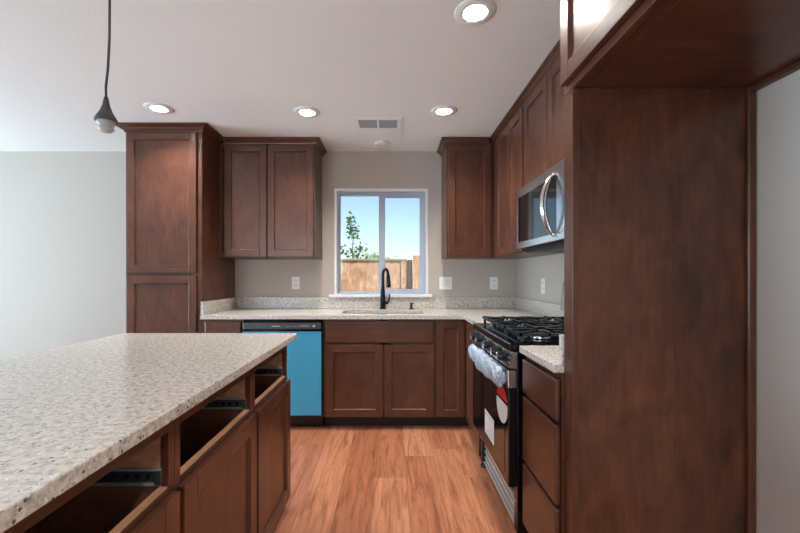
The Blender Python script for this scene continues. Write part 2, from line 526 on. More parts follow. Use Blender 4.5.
for nm, x0, x1, z0, z1, wl, wr, wb, wt, y in (('window_sash', WX0 + .034, -.066, 1.05, 1.992, .012, .060, .016, .018, BACK + .085),
                                           ('window_sash', -.120, WX1 - .034, 1.05, 1.992, .052, .040, .040, .040, BACK + .060)):
    m = MB(); frame_rect(m, x0, x1, z0, z1, wl, wr, wb, wt, y, y + .024)
    s = m.build(nm, vinyl, win)
    m = MB(); m.box(x0 + wl - .004, x1 - wr + .004, y + .010, y + .014, z0 + wb - .004, z1 - wt + .004)
    m.build('pane', glass, s)

# unseen glazed openings (left and behind the camera), front pair added for fill light
def plain_window(name, axis, plane, u0, u1, z0, z1, n):
    o = bpy.data.objects.new(name, None); COL.objects.link(o); struct(o)
    o.location = (u0, plane, z0) if axis == 'x' else (plane, u0, z0)
    mb = MB(); g = MB(); W = (u1 - u0) / n
    def bx(q, a, b, c, d, y0, y1):
        if axis == 'x': q.box(a, b, plane + y0, plane + y1, c, d)
        else: q.box(plane + y0, plane + y1, a, b, c, d)
    for i in range(n):
        a, b = u0 + i * W, u0 + (i + 1) * W
        bx(mb, a, a + .05, z0, z1, 0, .05); bx(mb, b - .05, b, z0, z1, 0, .05)
        bx(mb, a + .05, b - .05, z0, z0 + .05, 0, .05); bx(mb, a + .05, b - .05, z1 - .05, z1, 0, .05)
        bx(g, a + .05, b - .05, z0 + .05, z1 - .05, .022, .028)
    mb.build('window_frame', white_m, o); g.build('pane', glass, o)
plain_window('door_1', 'y', LEFT - .1, .4, 2.8, FLOOR, 2.1, 2)
plain_window('window_2', 'x', FRONT - .1, -3.75, -1.45, FLOOR + .2, 2.15, 2)
plain_window('window_3', 'x', FRONT - .1, -.8, .8, .55, 2.15, 2)

# the yard
m = MB(); m.box(-30, 30, BACK + .14, 60, -.4, -.25)
struct(m.build('ground', ground_m))

# ================================================================== LARGE CABINETS
CF = 2.92            # back base face frame plane
CB = 1.165 - .002
BASE_TOP = .883
CAB_BOT = .128

def base_shell(parent, x0, x1, y0, y1, z0=CAB_BOT, z1=BASE_TOP, name='carcass', mats=None):
    mb = MB(); mb.box(x0, x1, y0, y1, z0, z1, .001)
    return mb.build(name, mats or wood_z, parent)

# ---- pantry
px0, px1 = -2.045, -1.460
pan = thing('pantry_cabinet', 'tall dark-stained pantry cabinet with two stacked doors left of the wall cabinets', 'cabinet', ((px0 + px1) / 2, 3.2, FLOOR))
base_shell(pan, px0, px1, CF + .019, BACK, CAB_BOT, 2.335)
R = BACKRUN(CF)
face_frame(R, pan, px0, px1, CAB_BOT, 2.335, [(px0, px0 + .04), (px1 - .04, px1)],
           [(px0 + .04, px1 - .04, 2.28, 2.335), (px0 + .04, px1 - .04, 1.20, 1.25), (px0 + .04, px1 - .04, CAB_BOT, CAB_BOT + .04)])
shaker(R, pan, px0 + .018, px1 - .036, 1.236, 2.312, name='door')
shaker(R, pan, px0 + .018, px1 - .036, CAB_BOT + .015, 1.212, name='door')
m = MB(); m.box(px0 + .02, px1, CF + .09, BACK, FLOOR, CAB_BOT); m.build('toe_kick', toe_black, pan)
m = MB(); m.crown([(px0, BACK), (px0, CF), (px1, CF), (px1, 3.155)], crown_prof(CEIL - .002, .05, .062), 1); m.build('crown_moulding', wood_x, pan)

# ---- wall cabinets
UF = 3.20; UZ0, UZ1 = 1.368, 2.335
ux1 = -.648
uc = thing('wall_cabinet', 'dark wall cabinet with two doors between pantry and window', 'cabinet', (-1.05, 3.36, UZ0), 'wall cabinets')
base_shell(uc, px1 + .002, ux1, UF + .019, BACK, UZ0, UZ1)
R = BACKRUN(UF)
face_frame(R, uc, px1 + .002, ux1, UZ0, UZ1, [(px1 + .002, px1 + .03), (ux1 - .03, ux1), (-1.07, -1.03)],
           [(px1 + .03, ux1 - .03, UZ1 - .05, UZ1), (px1 + .03, ux1 - .03, UZ0, UZ0 + .03)])
shaker(R, uc, px1 + .054, -1.051, UZ0 + .008, 2.312)
shaker(R, uc, -1.042, ux1 - .010, UZ0 + .008, 2.312)
m = MB(); m.crown([(px1 + .046, UF), (ux1, UF), (ux1, BACK)], crown_prof(CEIL - .002), 1); m.build('crown_moulding', wood_x, uc)

UX = .860
rb = thing('wall_cabinet', 'single-door dark wall cabinet on the back wall right of the window', 'cabinet', (.65, 3.36, UZ0), 'wall cabinets')
base_shell(rb, .459, RIGHT - .002, UF + .019, BACK, UZ0, UZ1)
face_frame(R, rb, .459, UX, UZ0, UZ1, [(.459, .495), (UX - .04, UX)], [(.495, UX - .04, UZ1 - .05, UZ1), (.495, UX - .04, UZ0, UZ0 + .03)])
shaker(R, rb, .474, UX - .028, UZ0 + .008, 2.312)
m = MB(); m.crown([(.459, BACK), (.459, UF), (UX - .046, UF)], crown_prof(CEIL - .002), 1); m.build('crown_moulding', wood_x, rb)

RU = RIGHTRUN(UX)
rc = thing('wall_cabinet', 'two-door dark wall cabinet on the right wall between corner and microwave', 'cabinet', (1.0, 2.82, UZ0), 'wall cabinets')
base_shell(rc, UX + .019, RIGHT - .002, 2.445, UF + .018, UZ0, UZ1)
face_frame(RU, rc, 2.445, UF - .001, UZ0, UZ1, [(2.445, 2.475), (3.06, UF - .001), (2.735, 2.775)], [(2.475, 3.06, UZ1 - .05, UZ1), (2.475, 3.06, UZ0, UZ0 + .03)])
shaker(RU, rc, 2.456, 2.752, UZ0 + .008, 2.312)
shaker(RU, rc, 2.760, 3.075, UZ0 + .008, 2.312)
m = MB(); m.crown([(UX, UF - .001), (UX, 2.446)], crown_prof(CEIL - .002), 1); m.build('crown_moulding', wood_y, rc)

MY0, MY1 = 1.680, 2.440
mc = thing('wall_cabinet', 'short two-door dark wall cabinet directly above the microwave', 'cabinet', (1.0, 2.06, 1.762), 'wall cabinets')
base_shell(mc, UX + .019, RIGHT - .002, MY0, MY1, 1.762, UZ1)
face_frame(RU, mc, MY0, MY1, 1.762, UZ1, [(MY0, MY0 + .03), (MY1 - .03, MY1), (2.04, 2.08)], [(MY0 + .03, MY1 - .03, UZ1 - .05, UZ1), (MY0 + .03, MY1 - .03, 1.762, 1.79)])
shaker(RU, mc, MY0 + .01, 2.055, 1.772, 2.312)
shaker(RU, mc, 2.063, MY1 - .01, 1.772, 2.312)
m = MB(); m.crown([(UX, MY1), (UX, MY0)], crown_prof(CEIL - .002), 1); m.build('crown_moulding', wood_y, mc)

# ---- refrigerator alcove: side panel and the deep cabinet over it
FX = .582; PY0, PY1 = 1.225, 1.284; FZ = 1.820
fp = thing('refrigerator_surround', 'tall dark wood side panel of the empty refrigerator alcove, facing the viewer', 'cabinet panel', (.87, 1.25, FLOOR))
m = MB(); m.box(FX + .019, RIGHT - .002, PY0 + .001, PY1, FLOOR, FZ - .001, .001); m.build('panel', veneer, fp)
m = MB(); m.box(FX, FX + .019, PY0, PY1 + .002, FLOOR, FZ - .001, .002); m.build('front_stile', wood_z, fp)
m = MB(); m.box(RIGHT - .026, RIGHT - .002, PY0 - .014, PY0, FLOOR, FZ - .001, .004); m.build('scribe_moulding', wood_z, fp)
fc = thing('refrigerator_cabinet', 'deep dark cabinet at the top right hanging over the refrigerator alcove', 'cabinet', (.87, .75, FZ))
FY0 = .270
m = MB(); m.box(FX + .019, RIGHT - .002, FY0, PY1, FZ + .002, 2.335, .001); m.build('carcass', wood_y, fc)
m = MB(); m.box(FX + .05, RIGHT - .002, FY0 + .02, PY0 + .002, FZ - .0005, FZ + .0018); m.build('bottom_panel', wood_x, fc)
RF = RIGHTRUN(FX)
face_frame(RF, fc, FY0, PY1, FZ, 2.335, [(FY0, FY0 + .04), (PY1 - .047, PY1)], [(FY0 + .04, PY1 - .047, FZ, FZ + .045), (FY0 + .04, PY1 - .047, 2.28, 2.335)])
shaker(RF, fc, .765, PY1 - .012, FZ + .026, 2.312)
shaker(RF, fc, FY0 + .012, .757, FZ + .026, 2.312)
m = MB(); m.crown([(FX, PY1), (FX, FY0)], crown_prof(CEIL - .002), 1); m.build('crown_moulding', wood_y, fc)
m = MB(); m.box(RIGHT - .022, RIGHT - .002, FY0, PY0 - .016, FZ - .018, FZ - .001, .003); m.build('scribe_moulding', wood_y, fc)

# ---- back base cabinets
R = BACKRUN(CF)
DWX0, DWX1 = -1.140, -.536
bl = thing('base_cabinet', 'narrow dark base cabinet between the pantry and the dishwasher', 'cabinet', (-1.3, 3.2, FLOOR), 'base cabinets along the walls')
base_shell(bl, px1 + .002, DWX0 - .004, CF + .019, BACK - .002)
face_frame(R, bl, px1 + .002, DWX0 - .004, CAB_BOT, BASE_TOP, [(px1 + .002, px1 + .04), (DWX0 - .034, DWX0 - .004)],
           [(px1 + .04, DWX0 - .034, BASE_TOP - .03, BASE_TOP), (px1 + .04, DWX0 - .034, .68, .72), (px1 + .04, DWX0 - .034, CAB_BOT, CAB_BOT + .03)])
drawer_front(R, bl, px1 + .03, DWX0 - .014, .702, .866)
shaker(R, bl, px1 + .03, DWX0 - .014, CAB_BOT + .01, .688)
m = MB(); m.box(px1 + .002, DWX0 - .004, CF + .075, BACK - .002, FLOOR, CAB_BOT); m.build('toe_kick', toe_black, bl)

sx0, sx1 = -.526, .327
sb = thing('sink_base_cabinet', 'dark two-door base cabinet with false drawer front below the sink', 'cabinet', (-.1, 3.2, FLOOR), 'base cabinets along the walls')
m = MB()
m.box(sx0, sx0 + .016, CF + .019, BACK - .002, CAB_BOT, BASE_TOP); m.box(sx1 - .016, sx1, CF + .019, BACK - .002, CAB_BOT, BASE_TOP)
m.box(sx0 + .016, sx1 - .016, CF + .019, BACK - .002, CAB_BOT, CAB_BOT + .016)
m.box(sx0 + .016, sx1 - .016, BACK - .012, BACK - .002, CAB_BOT + .016, BASE_TOP)
m.build('carcass', wood_z, sb)
face_frame(R, sb, sx0, sx1, CAB_BOT, BASE_TOP, [(sx0, sx0 + .04), (sx1 - .04, sx1), (-.10, -.03)],
           [(sx0 + .04, sx1 - .04, BASE_TOP - .03, BASE_TOP), (sx0 + .04, sx1 - .04, .67, .72), (sx0 + .04, sx1 - .04, CAB_BOT, CAB_BOT + .03)])
drawer_front(R, sb, -.504, .319, .702, .866)
shaker(R, sb, -.504, -.070, CAB_BOT + .008, .687)
shaker(R, sb, -.058, .319, CAB_BOT + .008, .687)
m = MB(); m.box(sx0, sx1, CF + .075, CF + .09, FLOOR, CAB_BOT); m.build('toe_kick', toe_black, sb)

CX = .576            # right run face plane
bc = thing('base_cabinet', 'corner base cabinet with one tall narrow door right of the sink base', 'cabinet', (.6, 3.2, FLOOR), 'base cabinets along the walls')
base_shell(bc, sx1 + .002, RIGHT - .002, CF + .019, BACK - .002)
face_frame(R, bc, sx1 + .002, CX, CAB_BOT, BASE_TOP, [(sx1 + .002, sx1 + .04), (CX - .035, CX)], [(sx1 + .04, CX - .035, BASE_TOP - .03, BASE_TOP), (sx1 + .04, CX - .035, CAB_BOT, CAB_BOT + .03)])
shaker(R, bc, .341, CX - .020, CAB_BOT + .008, .866, st=.052)
m = MB(); m.box(sx1 + .002, CX + .075, CF + .075, BACK - .002, FLOOR, CAB_BOT); m.build('toe_kick', toe_black, bc)
m = MB(); m.box(CX + .0005, CX + .02, CF - .0225, CF + .018, CAB_BOT, BASE_TOP, .001); m.build('corner_stile', wood_z, bc)

RR = RIGHTRUN(CX)
bd = thing('base_cabinet', 'dark base cabinet seen edge-on between the corner and the range', 'cabinet', (.87, 2.68, FLOOR), 'base cabinets along the walls')
base_shell(bd, CX + .019, RIGHT - .002, 2.398, CF - .024)
face_frame(RR, bd, 2.398, CF - .024, CAB_BOT, BASE_TOP, [(2.398, 2.43), (2.83, CF - .024)], [(2.43, 2.83, BASE_TOP - .03, BASE_TOP), (2.43, 2.83, CAB_BOT, CAB_BOT + .03)])
shaker(RR, bd, 2.410, 2.845, CAB_BOT + .008, .866)
m = MB(); m.box(CX + .076, RIGHT - .002, 2.398, CF - .024, FLOOR, CAB_BOT); m.build('toe_kick', toe_black, bd)

DY0, DY1 = PY1 + .003, 1.636
be = thing('drawer_cabinet', 'dark three-drawer base cabinet between the range and the refrigerator panel', 'cabinet', (.87, 1.47, FLOOR), 'base cabinets along the walls')
base_shell(be, CX + .019, RIGHT - .002, DY0, DY1)
face_frame(RR, be, DY0, DY1, CAB_BOT, BASE_TOP, [(DY0, DY0 + .03), (DY1 - .03, DY1)],
           [(DY0 + .03, DY1 - .03, a, b) for a, b in ((BASE_TOP - .03, BASE_TOP), (.69, .73), (.40, .44), (CAB_BOT, CAB_BOT + .03))])
for a, b in ((.716, .862), (.430, .703), (.158, .417)): drawer_front(RR, be, DY0 + .006, DY1 - .012, a, b)
m = MB(); m.box(CX + .076, RIGHT - .002, DY0, DY1, FLOOR, CAB_BOT); m.build('toe_kick', toe_black, be)

# ---- worktops
CTX = .548; CTY = 2.886; CT0, CT1 = .8845, .914
hole = [(-.415, 3.03), (.255, 3.03), (.255, 3.37), (-.415, 3.37)]
ct = thing('countertop', 'speckled granite worktop along the back wall around the sink', 'countertop', (-.1, 3.2, CT0), 'granite worktops')
m = MB(); m.slab([[(px1 + .002, CTY), (CTX, CTY), (CTX, 2.398), (RIGHT - .002, 2.398), (RIGHT - .002, BACK - .001), (px1 + .002, BACK - .001)], hole], CT0, CT1)
m.build('worktop', stone, ct)
m = MB(); m.box(px1 + .023, RIGHT - .023, BACK - .020, BACK - .001, CT1, 1.017, .002); m.build('backsplash', stone, ct)
m = MB(); m.box(px1 + .002, px1 + .022, CTY + .01, BACK - .001, CT1, 1.017, .002); m.build('side_splash', stone, ct)
m = MB(); m.box(RIGHT - .022, RIGHT - .002, 2.398, BACK - .001, CT1, 1.017, .002); m.build('side_splash', stone, ct)
c2 = thing('countertop', 'short speckled granite worktop on the drawer cabinet beside the range', 'countertop', (.87, 1.47, CT0), 'granite worktops')
m = MB(); m.box(CTX, RIGHT - .002, DY0, DY1 + .001, CT0, CT1, .003); m.build('worktop', stone, c2)
m = MB(); m.box(CTX + .026, RIGHT - .023, DY0, DY0 + .020, CT1, 1.013, .002); m.build('side_splash', stone, c2)
m = MB(); m.box(RIGHT - .022, RIGHT - .002, DY0, DY1, CT1, 1.013, .002); m.build('backsplash', stone, c2)

# ================================================================== ISLAND
IX = -.540           # face frame plane
IBX = -1.12
IZ0, IZ1 = .122, .8835
def island_unit(y0, y1, label, far_st=.026, near_st=.026):
    c = thing('island_cabinet', label, 'cabinet', ((IX + IBX) / 2, (y0 + y1) / 2, FLOOR), 'island cabinets with empty drawer bays')
    I = ISLE(IX)
    face_frame(I, c, y0, y1, IZ0, IZ1, [(y0, y0 + near_st), (y1 - far_st, y1)],
               [(y0 + near_st, y1 - far_st, .837, IZ1), (y0 + near_st, y1 - far_st, .652, .7025), (y0 + near_st, y1 - far_st, IZ0, IZ0 + .03)])
    for a, b in ((y0 + .001, y0 + .014), (y1 - .014, y1 - .001)):
        q = MB(); q.box(IBX, IX - .0195, a, b, IZ0, IZ1); q.build('side_panel', interior, c)
    q = MB(); q.box(IBX, IX - .0195, y0 + .014, y1 - .014, IZ0, IZ0 + .014); q.build('bottom_panel', interior, c)
    q = MB(); q.box(IBX, IBX + .008, y0 + .014, y1 - .014, IZ0 + .014, IZ1); q.build('back_panel', wood_z, c)
    q = MB(); q.box(IX - .021, IX - .001, y0 + near_st, y1 - far_st, .7027, .7055, .0005); q.build('rail_edge', raw, c, 'pale unstained top edge of the rail')
    for side in (0, 1):
        a = (y0 + .014) if side == 0 else (y1 - .014)
        s = 1 if side == 0 else -1
        q = MB(); q.box(IBX + .02, IX - .0195, a, a + s * .010, .750, .850); q.build('lit_side_strip', raw, c, 'pale strip for the lit top of the side panel')  # paler wood stands in for light on the upper side panel
        f = a + s * .0
        q = MB()
        x0, x1 = IBX + .06, IX - .016
        q.box(x0, x1, f, f + s * .014, .7065, .713, .001, 1); q.box(x0, x1, f, f + s * .014, .742, .7485, .001, 1)
        q.box(x0, x1, f, f + s * .009, .713, .742)
        q.box(x1 - .016, x1 + .002, f + s * .002, f + s * .017, .710, .744, .002)
        sl = q.build('drawer_slide', [zinc, alu], c, 'black zinc drawer slide')
        h = MB()
        for k in range(9):
            xx = x1 - .035 - k * .026
            r_ = .0065 if k < 3 else .0045
            h.lathe([(r_, f + s * .0088), (r_, f + s * .0096)], (xx, 0, .727), 'y', 14)
        h.build('screw_holes', hole_m, sl)
    shaker(I, c, y0 + .008, y1 - .010, .090, .686, th=.020, st=.062)
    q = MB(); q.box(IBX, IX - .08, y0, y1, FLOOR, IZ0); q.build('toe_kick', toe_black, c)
    return c
island_unit(1.472, 1.955, 'farthest of the island cabinets, with dark door and empty drawer bay', far_st=.022)
island_unit(.944, 1.471, 'middle dark island cabinet with an empty drawer bay and bare slides')
island_unit(.416, .943, 'nearest island cabinet, its empty drawer bay at the lower left of the photo', )
it = MB(); it.box(-1.402, -.496, -.15, 1.992, .8845, .914, .003)
tag(it.build('island_countertop', stone), 'large pale speckled granite worktop on the island in the left foreground', 'countertop', 'granite worktops')

# ================================================================== APPLIANCES
# ---- dishwasher
dw = thing('dishwasher', 'dishwasher with blue protective film on its door below the back worktop', 'dishwasher', (-.84, 3.2, FLOOR))
m = MB(); m.box(DWX0, DWX1, CF + .01, BACK - .03, FLOOR + .08, .872); m.build('tub', black_matte, dw)
m = MB(); m.box(DWX0 + .004, DWX1 - .004, CF - .024, CF + .01, CAB_BOT + .02, .790, .004); m.build('door', film, dw, 'door under bright blue film')
m = MB(); m.box(DWX0 + .004, DWX1 - .004, CF - .012, CF + .01, .790, .806); m.box(DWX0 + .004, DWX1 - .004, CF - .014, CF + .01, .858, .872, .002)
m.build('grip_recess', black_gloss, dw)
m = MB(); m.box(DWX0 + .004, DWX1 - .004, CF - .030, CF + .01, .806, .858, .006); cp = m.build('control_panel', dw_panel, dw)
m = MB(); m.box(-.915, -.850, CF - .0306, CF - .029, .829, .834); m.build('brand_mark', ink, cp)
m = MB()
for k in range(9): m.box(-.80 + k * .02, -.790 + k * .02, CF - .0306, CF - .029, .826, .829)
for k in range(4): m.box(-.70 + k * .018, -.690 + k * .018, CF - .0306, CF - .029, .836, .840)
m.build('button_legend', ink, cp)
m = MB(); m.box(-.602, -.586, CF - .0306, CF - .029, .825, .840, .001); m.build('indicator', ink, cp)
m = MB(); m.box(DWX0 + .004, DWX1 - .004, CF + .045, CF + .06, FLOOR + .005, CAB_BOT + .018); m.build('toe_panel', black_gloss, dw)
for x in (DWX0 + .06, DWX1 - .06):
    for y in (CF + .1, BACK - .08): MB().cyl((x, y, FLOOR), (x, y, FLOOR + .082), .014).build('foot', black_matte, dw)

# ---- range
rg = thing('range', 'black and stainless gas range with wrapped handle between the worktops', 'range', (.86, 2.06, FLOOR))
ry0, ry1 = 1.658, 2.392
m = MB(); m.box(.547, 1.135, ry0, ry1, .285, .884, .002)
for a, b in ((ry0, ry0 + .012), (ry1 - .012, ry1)): m.box(.547, 1.135, a, b, .085, .285)
m.box(.62, 1.13, ry0 + .012, ry1 - .012, .085, .285)
m.build('body', black_gloss, rg)
m = MB(); m.box(.512, 1.135, ry0, ry1, .882, .918, .006)
m.box(.56, 1.09, ry0 + .03, ry1 - .03, .9175, .921, .001)
ck = m.build('cooktop', black_gloss, rg)
m = MB(); m.box(.509, .514, ry0 + .002, ry1 - .002, .9165, .921, .001); m.build('front_trim', chrome, rg)
m = MB(); m.poly_prism([(.548, ry0, .881), (.527, ry0, .881), (.507, ry0, .812), (.548, ry0, .806)], (0, ry1 - ry0, 0)); m.build('control_panel', steel, rg)
for y in (1.735, 1.845, 2.005, 2.185, 2.315):
    kz = .848
    k = MB(); k.lathe([(.026, 0), (.026, -.006), (.0225, -.008), (.020, -.030), (.017, -.034), (.0, -.034)], (.5175, y, kz), 'x', 22)
    kb = k.build('knob', black_gloss, rg)
    q = MB(); q.box(.476, .489, y - .004, y + .004, kz - .019, kz + .019, .002); q.build('grip', chrome, kb)
m = MB(); m.box(.509, .546, ry0 + .003, ry1 - .003, .288, .722, .004); m.box(.5075, .510, ry0 + .06, ry1 - .06, .33, .70)
od = m.build('oven_door', black_glass, rg)
m = MB(); m.box(.507, .546, ry0 + .003, ry1 - .003, .7225, .800, .003); m.build('door_trim', steel, od, 'stainless strip')
m = MB(); m.cyl((.470, ry0 + .03, .762), (.470, ry1 - .03, .762), .013, 18)
for y in (ry0 + .05, ry1 - .05): m.box(.467, .511, y - .012, y + .012, .750, .774, .003)
m.build('handle', steel, od)
# crumpled plastic around the handle
t = bmesh.new(); NL, NR = 90, 22; rings = []
rnd = random.Random(3)
for i in range(NL + 1):
    f = i / NL; y = ry0 + .004 + f * (ry1 - ry0 - .10)
    belly = .85 + .25 * math.sin(f * PI) + .10 * math.sin(f * 23)
    ring = []
    for k in range(NR):
        a = 2 * PI * k / NR
        j = 1 + .12 * math.sin(5 * a + 31 * f) * math.sin(17 * f + a) + rnd.uniform(-.06, .06)
        r1, r2 = .024 * belly * j, .042 * belly * j
        if i in (0, NL): r1 *= .55; r2 *= .55
        x = .478 + r1 * math.cos(a); z = .766 + r2 * math.sin(a) - .010 * math.sin(f * PI) * (math.sin(a) < 0)
        ring.append(t.verts.new((min(x, .5055), y + rnd.uniform(-.003, .003), z)))
    rings.append(ring)
for a, b in zip(rings, rings[1:]):
    for k in range(NR): t.faces.new([a[k], a[(k + 1) % NR], b[(k + 1) % NR], b[k]])
t.faces.new(rings[0]); t.faces.new(rings[-1])
bmesh.ops.recalc_face_normals(t, faces=t.faces[:])
m = MB(); m.merge(t); m.build('plastic_wrap', wrap_m, od, 'crumpled bluish plastic film')
# stickers on the oven door
def disc_part(y0, z0, ry, rz, half=None, n=40):
    """flat label on the door; half keeps the part of the oval above or below a slanted cut"""
    pts = []
    cut = lambda y, z: z - (z0 + .026)
    for i in range(n):
        a = 2 * PI * i / n; y, z = y0 + ry * math.cos(a), z0 + rz * math.sin(a)
        if half is None or (cut(y, z) >= 0) == (half > 0): pts.append((y, z))
    return pts
for half, mm, nm in ((1, red_m, 'red'), (-1, paper, 'white')):
    pts = disc_part(1.755, .625, .086, .086, half)
    # keep the polygon in order around its own centre
    cy = sum(p[0] for p in pts) / len(pts); cz = sum(p[1] for p in pts) / len(pts)
    pts.sort(key=lambda p: math.atan2(p[1] - cz, p[0] - cy))
    m = MB(); m.poly_prism([(.5072, y, z) for y, z in pts], (-.0008, 0, 0)); m.build('round_sticker', mm, od, nm + ' half of the round sticker')
m = MB(); m.box(.5064, .5072, 1.890, 2.072, .368, .492); sh = m.build('sheet_sticker', paper, od, 'white printed sheet')
m = MB(); m.box(.5059, .5064, 1.905, 2.055, .468, .480)
for k in range(6): m.box(.5059, .5064, 1.905, 2.05 - .02 * (k % 3), .380 + k * .013, .384 + k * .013)
m.build('print', ink, sh)
# open base below the door: slotted rail, leg brackets, feet
m = MB()
m.box(.584, .590, ry0 + .07, ry1 - .02, .045, .190)
m.build('base_panel', black_matte, rg)
for k in range(4):
    q = MB(); z = .050 + k * .038
    q.box(.570, .585, ry0 + .06, ry1 - .02, z, z + .022, .004); q.build('base_rail', alu, rg, 'bright metal rail')
for y in (ry0 + .035, ry1 - .035):
    q = MB(); q.box(.552, .60, y - .025, y + .025, .075, .286, .002); lg = q.build('leg', black_gloss, rg)
    q = MB(); q.lathe([(.011, FLOOR + .012), (.011, .080)], (.580, y, 0)); q.lathe([(.030, FLOOR), (.030, FLOOR + .008), (.012, FLOOR + .014)], (.580, y, 0))
    q.build('foot', black_matte, lg)
    q = MB(); q.lathe([(.009, .5525), (.009, .5485), (.0, .5475)], (0, y, .215), 'x', 14); q.build('bolt', chrome, lg)
for y in (ry0 + .04, ry1 - .04):
    q = MB(); q.cyl((1.08, y, FLOOR), (1.08, y, .10), .016); q.build('foot', black_matte, rg)
# burners and grates
for (x, y, r) in ((.70, 1.79, .048), (.70, 2.26, .040), (.96, 1.79, .040), (.96, 2.26, .044), (.825, 2.025, .05)):
    q = MB(); q.lathe([(r, .920), (r, .930), (r * .8, .934), (0, .934)], (x, y, 0)); bu = q.build('burner', chrome, rg, 'burner ring')
    q = MB(); q.lathe([(r * .78, .934), (r * .78, .941), (r * .6, .945), (0, .945)], (x, y, 0)); q.build('burner_cap', iron, bu)
def grate(y0, y1):
    q = MB(); b = .0055; x0, x1 = .565, 1.085; z0, z1 = .947, .960
    def bar(xa, ya, xb, yb, zt=z1):
        d = Vector((xb - xa, yb - ya, 0)).normalized(); n = Vector((-d.y, d.x, 0)) * b
        q.poly_prism([(xa + n.x, ya + n.y, z0), (xb + n.x, yb + n.y, z0), (xb - n.x, yb - n.y, z0), (xa - n.x, ya - n.y, z0)], (0, 0, zt - z0))
    bar(x0, y0 + b, x1, y0 + b); bar(x0, y1 - b, x1, y1 - b); bar(x0 + b, y0, x0 + b, y1); bar(x1 - b, y0, x1 - b, y1)
    ym = (y0 + y1) / 2; xm = (x0 + x1) / 2
    bar(xm, y0, xm, y1)
    for cx in ((x0 + xm) / 2, (xm + x1) / 2):
        h = .030
        bar(cx, y0, cx, ym - h, z1 + .006); bar(cx, ym + h, cx, y1, z1 + .006)
        bar(cx - .128, ym, cx - h, ym, z1 + .006); bar(cx + h, ym, cx + .128, ym, z1 + .006)
        for sx in (-1, 1):
            for sy in (-1, 1):
                bar(cx + sx * .125, ym + sy * (y1 - y0) * .46, cx + sx * .045, ym + sy * .045, z1 + .004)
    for x in (x0 + .012, xm, x1 - .012):
        for y in (y0 + .012, y1 - .012): q.box(x - .006, x + .006, y - .006, y + .006, .9205, z0 + .002)
    q.build('grate', iron, rg)
for a in (1.676, 1.910, 2.144): grate(a, a + .231)
m = MB(); m.box(1.085, 1.135, ry0, ry1, .918, .985, .003); m.build('backguard_base', black_gloss, rg)
m = MB(); m.poly_prism([(1.060, ry0, 1.0), (1.090, ry0, .985), (1.140, ry0, .985), (1.140, ry0, 1.178), (1.085, ry0, 1.178), (1.075, ry0, 1.165)], (0, ry1 - ry0, 0))
m.build('backguard', steel, rg, 'stainless backguard')

# ---- microwave
mw = thing('microwave', 'stainless over-the-range microwave with bowed handle and dark glass door', 'microwave', (.98, 2.06, 1.375))
my0, my1 = MY0 + .002, MY1 - .002
m = MB(); m.box(.835, RIGHT - .003, my0, my1, 1.392, 1.7605, .002); m.build('body', black_matte, mw)
m = MB(); m.box(.86, RIGHT - .01, my0 + .01, my1 - .01, 1.362, 1.392, .002); m.build('vent_base', black_matte, mw)
g = MB()
for k in range(12): g.box(.90 + k * .02, .91 + k * .02, my0 + .1, my1 - .1, 1.3605, 1.3625)
g.build('grease_filter', zinc, mw)
m = MB(); M = RIGHTRUN(.835); dn0 = 1.752
m2 = MB()
M.box(m2, dn0, my1, 0, .035, 1.705, 1.7600, .002); M.box(m2, dn0, my1, 0, .035, 1.388, 1.425, .002)
M.box(m2, my1 - .022, my1, 0, .035, 1.425, 1.705, .002); M.box(m2, dn0, dn0 + .098, 0, .035, 1.425, 1.705, .001)
dr = m2.build('door', steel, mw)
q = MB(); M.box(q, dn0 + .098, my1 - .022, .004, .0345, 1.425, 1.705, .001); q.build('door_glass', black_glass, dr)
q = MB(); n = 18; pts = []
for i in range(n + 1):
    f = i / n; pts.append((.800 - .008 - .050 * math.sin(f * PI) ** .8, 1.872, 1.415 + f * .30))
q.tube(pts, [.008 + .009 * math.sin(i / n * PI) for i in range(n + 1)], 12)
for z in (1.417, 1.713): q.cyl((.803, 1.872, z), (.786, 1.872, z), .010, 14)
q.build('handle', chrome, dr)
m = MB(); M.box(m, my0, dn0 - .003, 0, .035, 1.388, 1.7600, .002); kp = m.build('control_panel', black_glass, mw)
q = MB()
for r_ in range(5):
    for c_ in range(3): M.box(q, my0 + .008 + c_ * .019, my0 + .022 + c_ * .019, .035, .0355, 1.44 + r_ * .036, 1.458 + r_ * .036)
q.build('buttons', grey_plastic, kp)

# ================================================================== SINK AREA
x0, x1, y0, y1 = -.425, .265, 3.02, 3.38
m = MB(); z0 = .69
m.box(x0, x1, y0, y1, z0, z0 + .004)
m.box(x0, x0 + .009, y0, y1, z0 + .004, CT0 - .001); m.box(x1 - .009, x1, y0, y1, z0 + .004, CT0 - .001)
m.box(x0 + .009, x1 - .009, y0, y0 + .009, z0 + .004, CT0 - .001); m.box(x0 + .009, x1 - .009, y1 - .009, y1, z0 + .004, CT0 - .001)
sk = m.build('kitchen_sink', steel)
tag(sk, 'undermount stainless steel sink basin below the window', 'sink')
m = MB(); m.lathe([(.045, z0 + .0042), (.045, z0 + .007), (.03, z0 + .0065), (.0, z0 + .0055)], (-.08, 3.22, 0)); m.build('drain', chrome, sk)

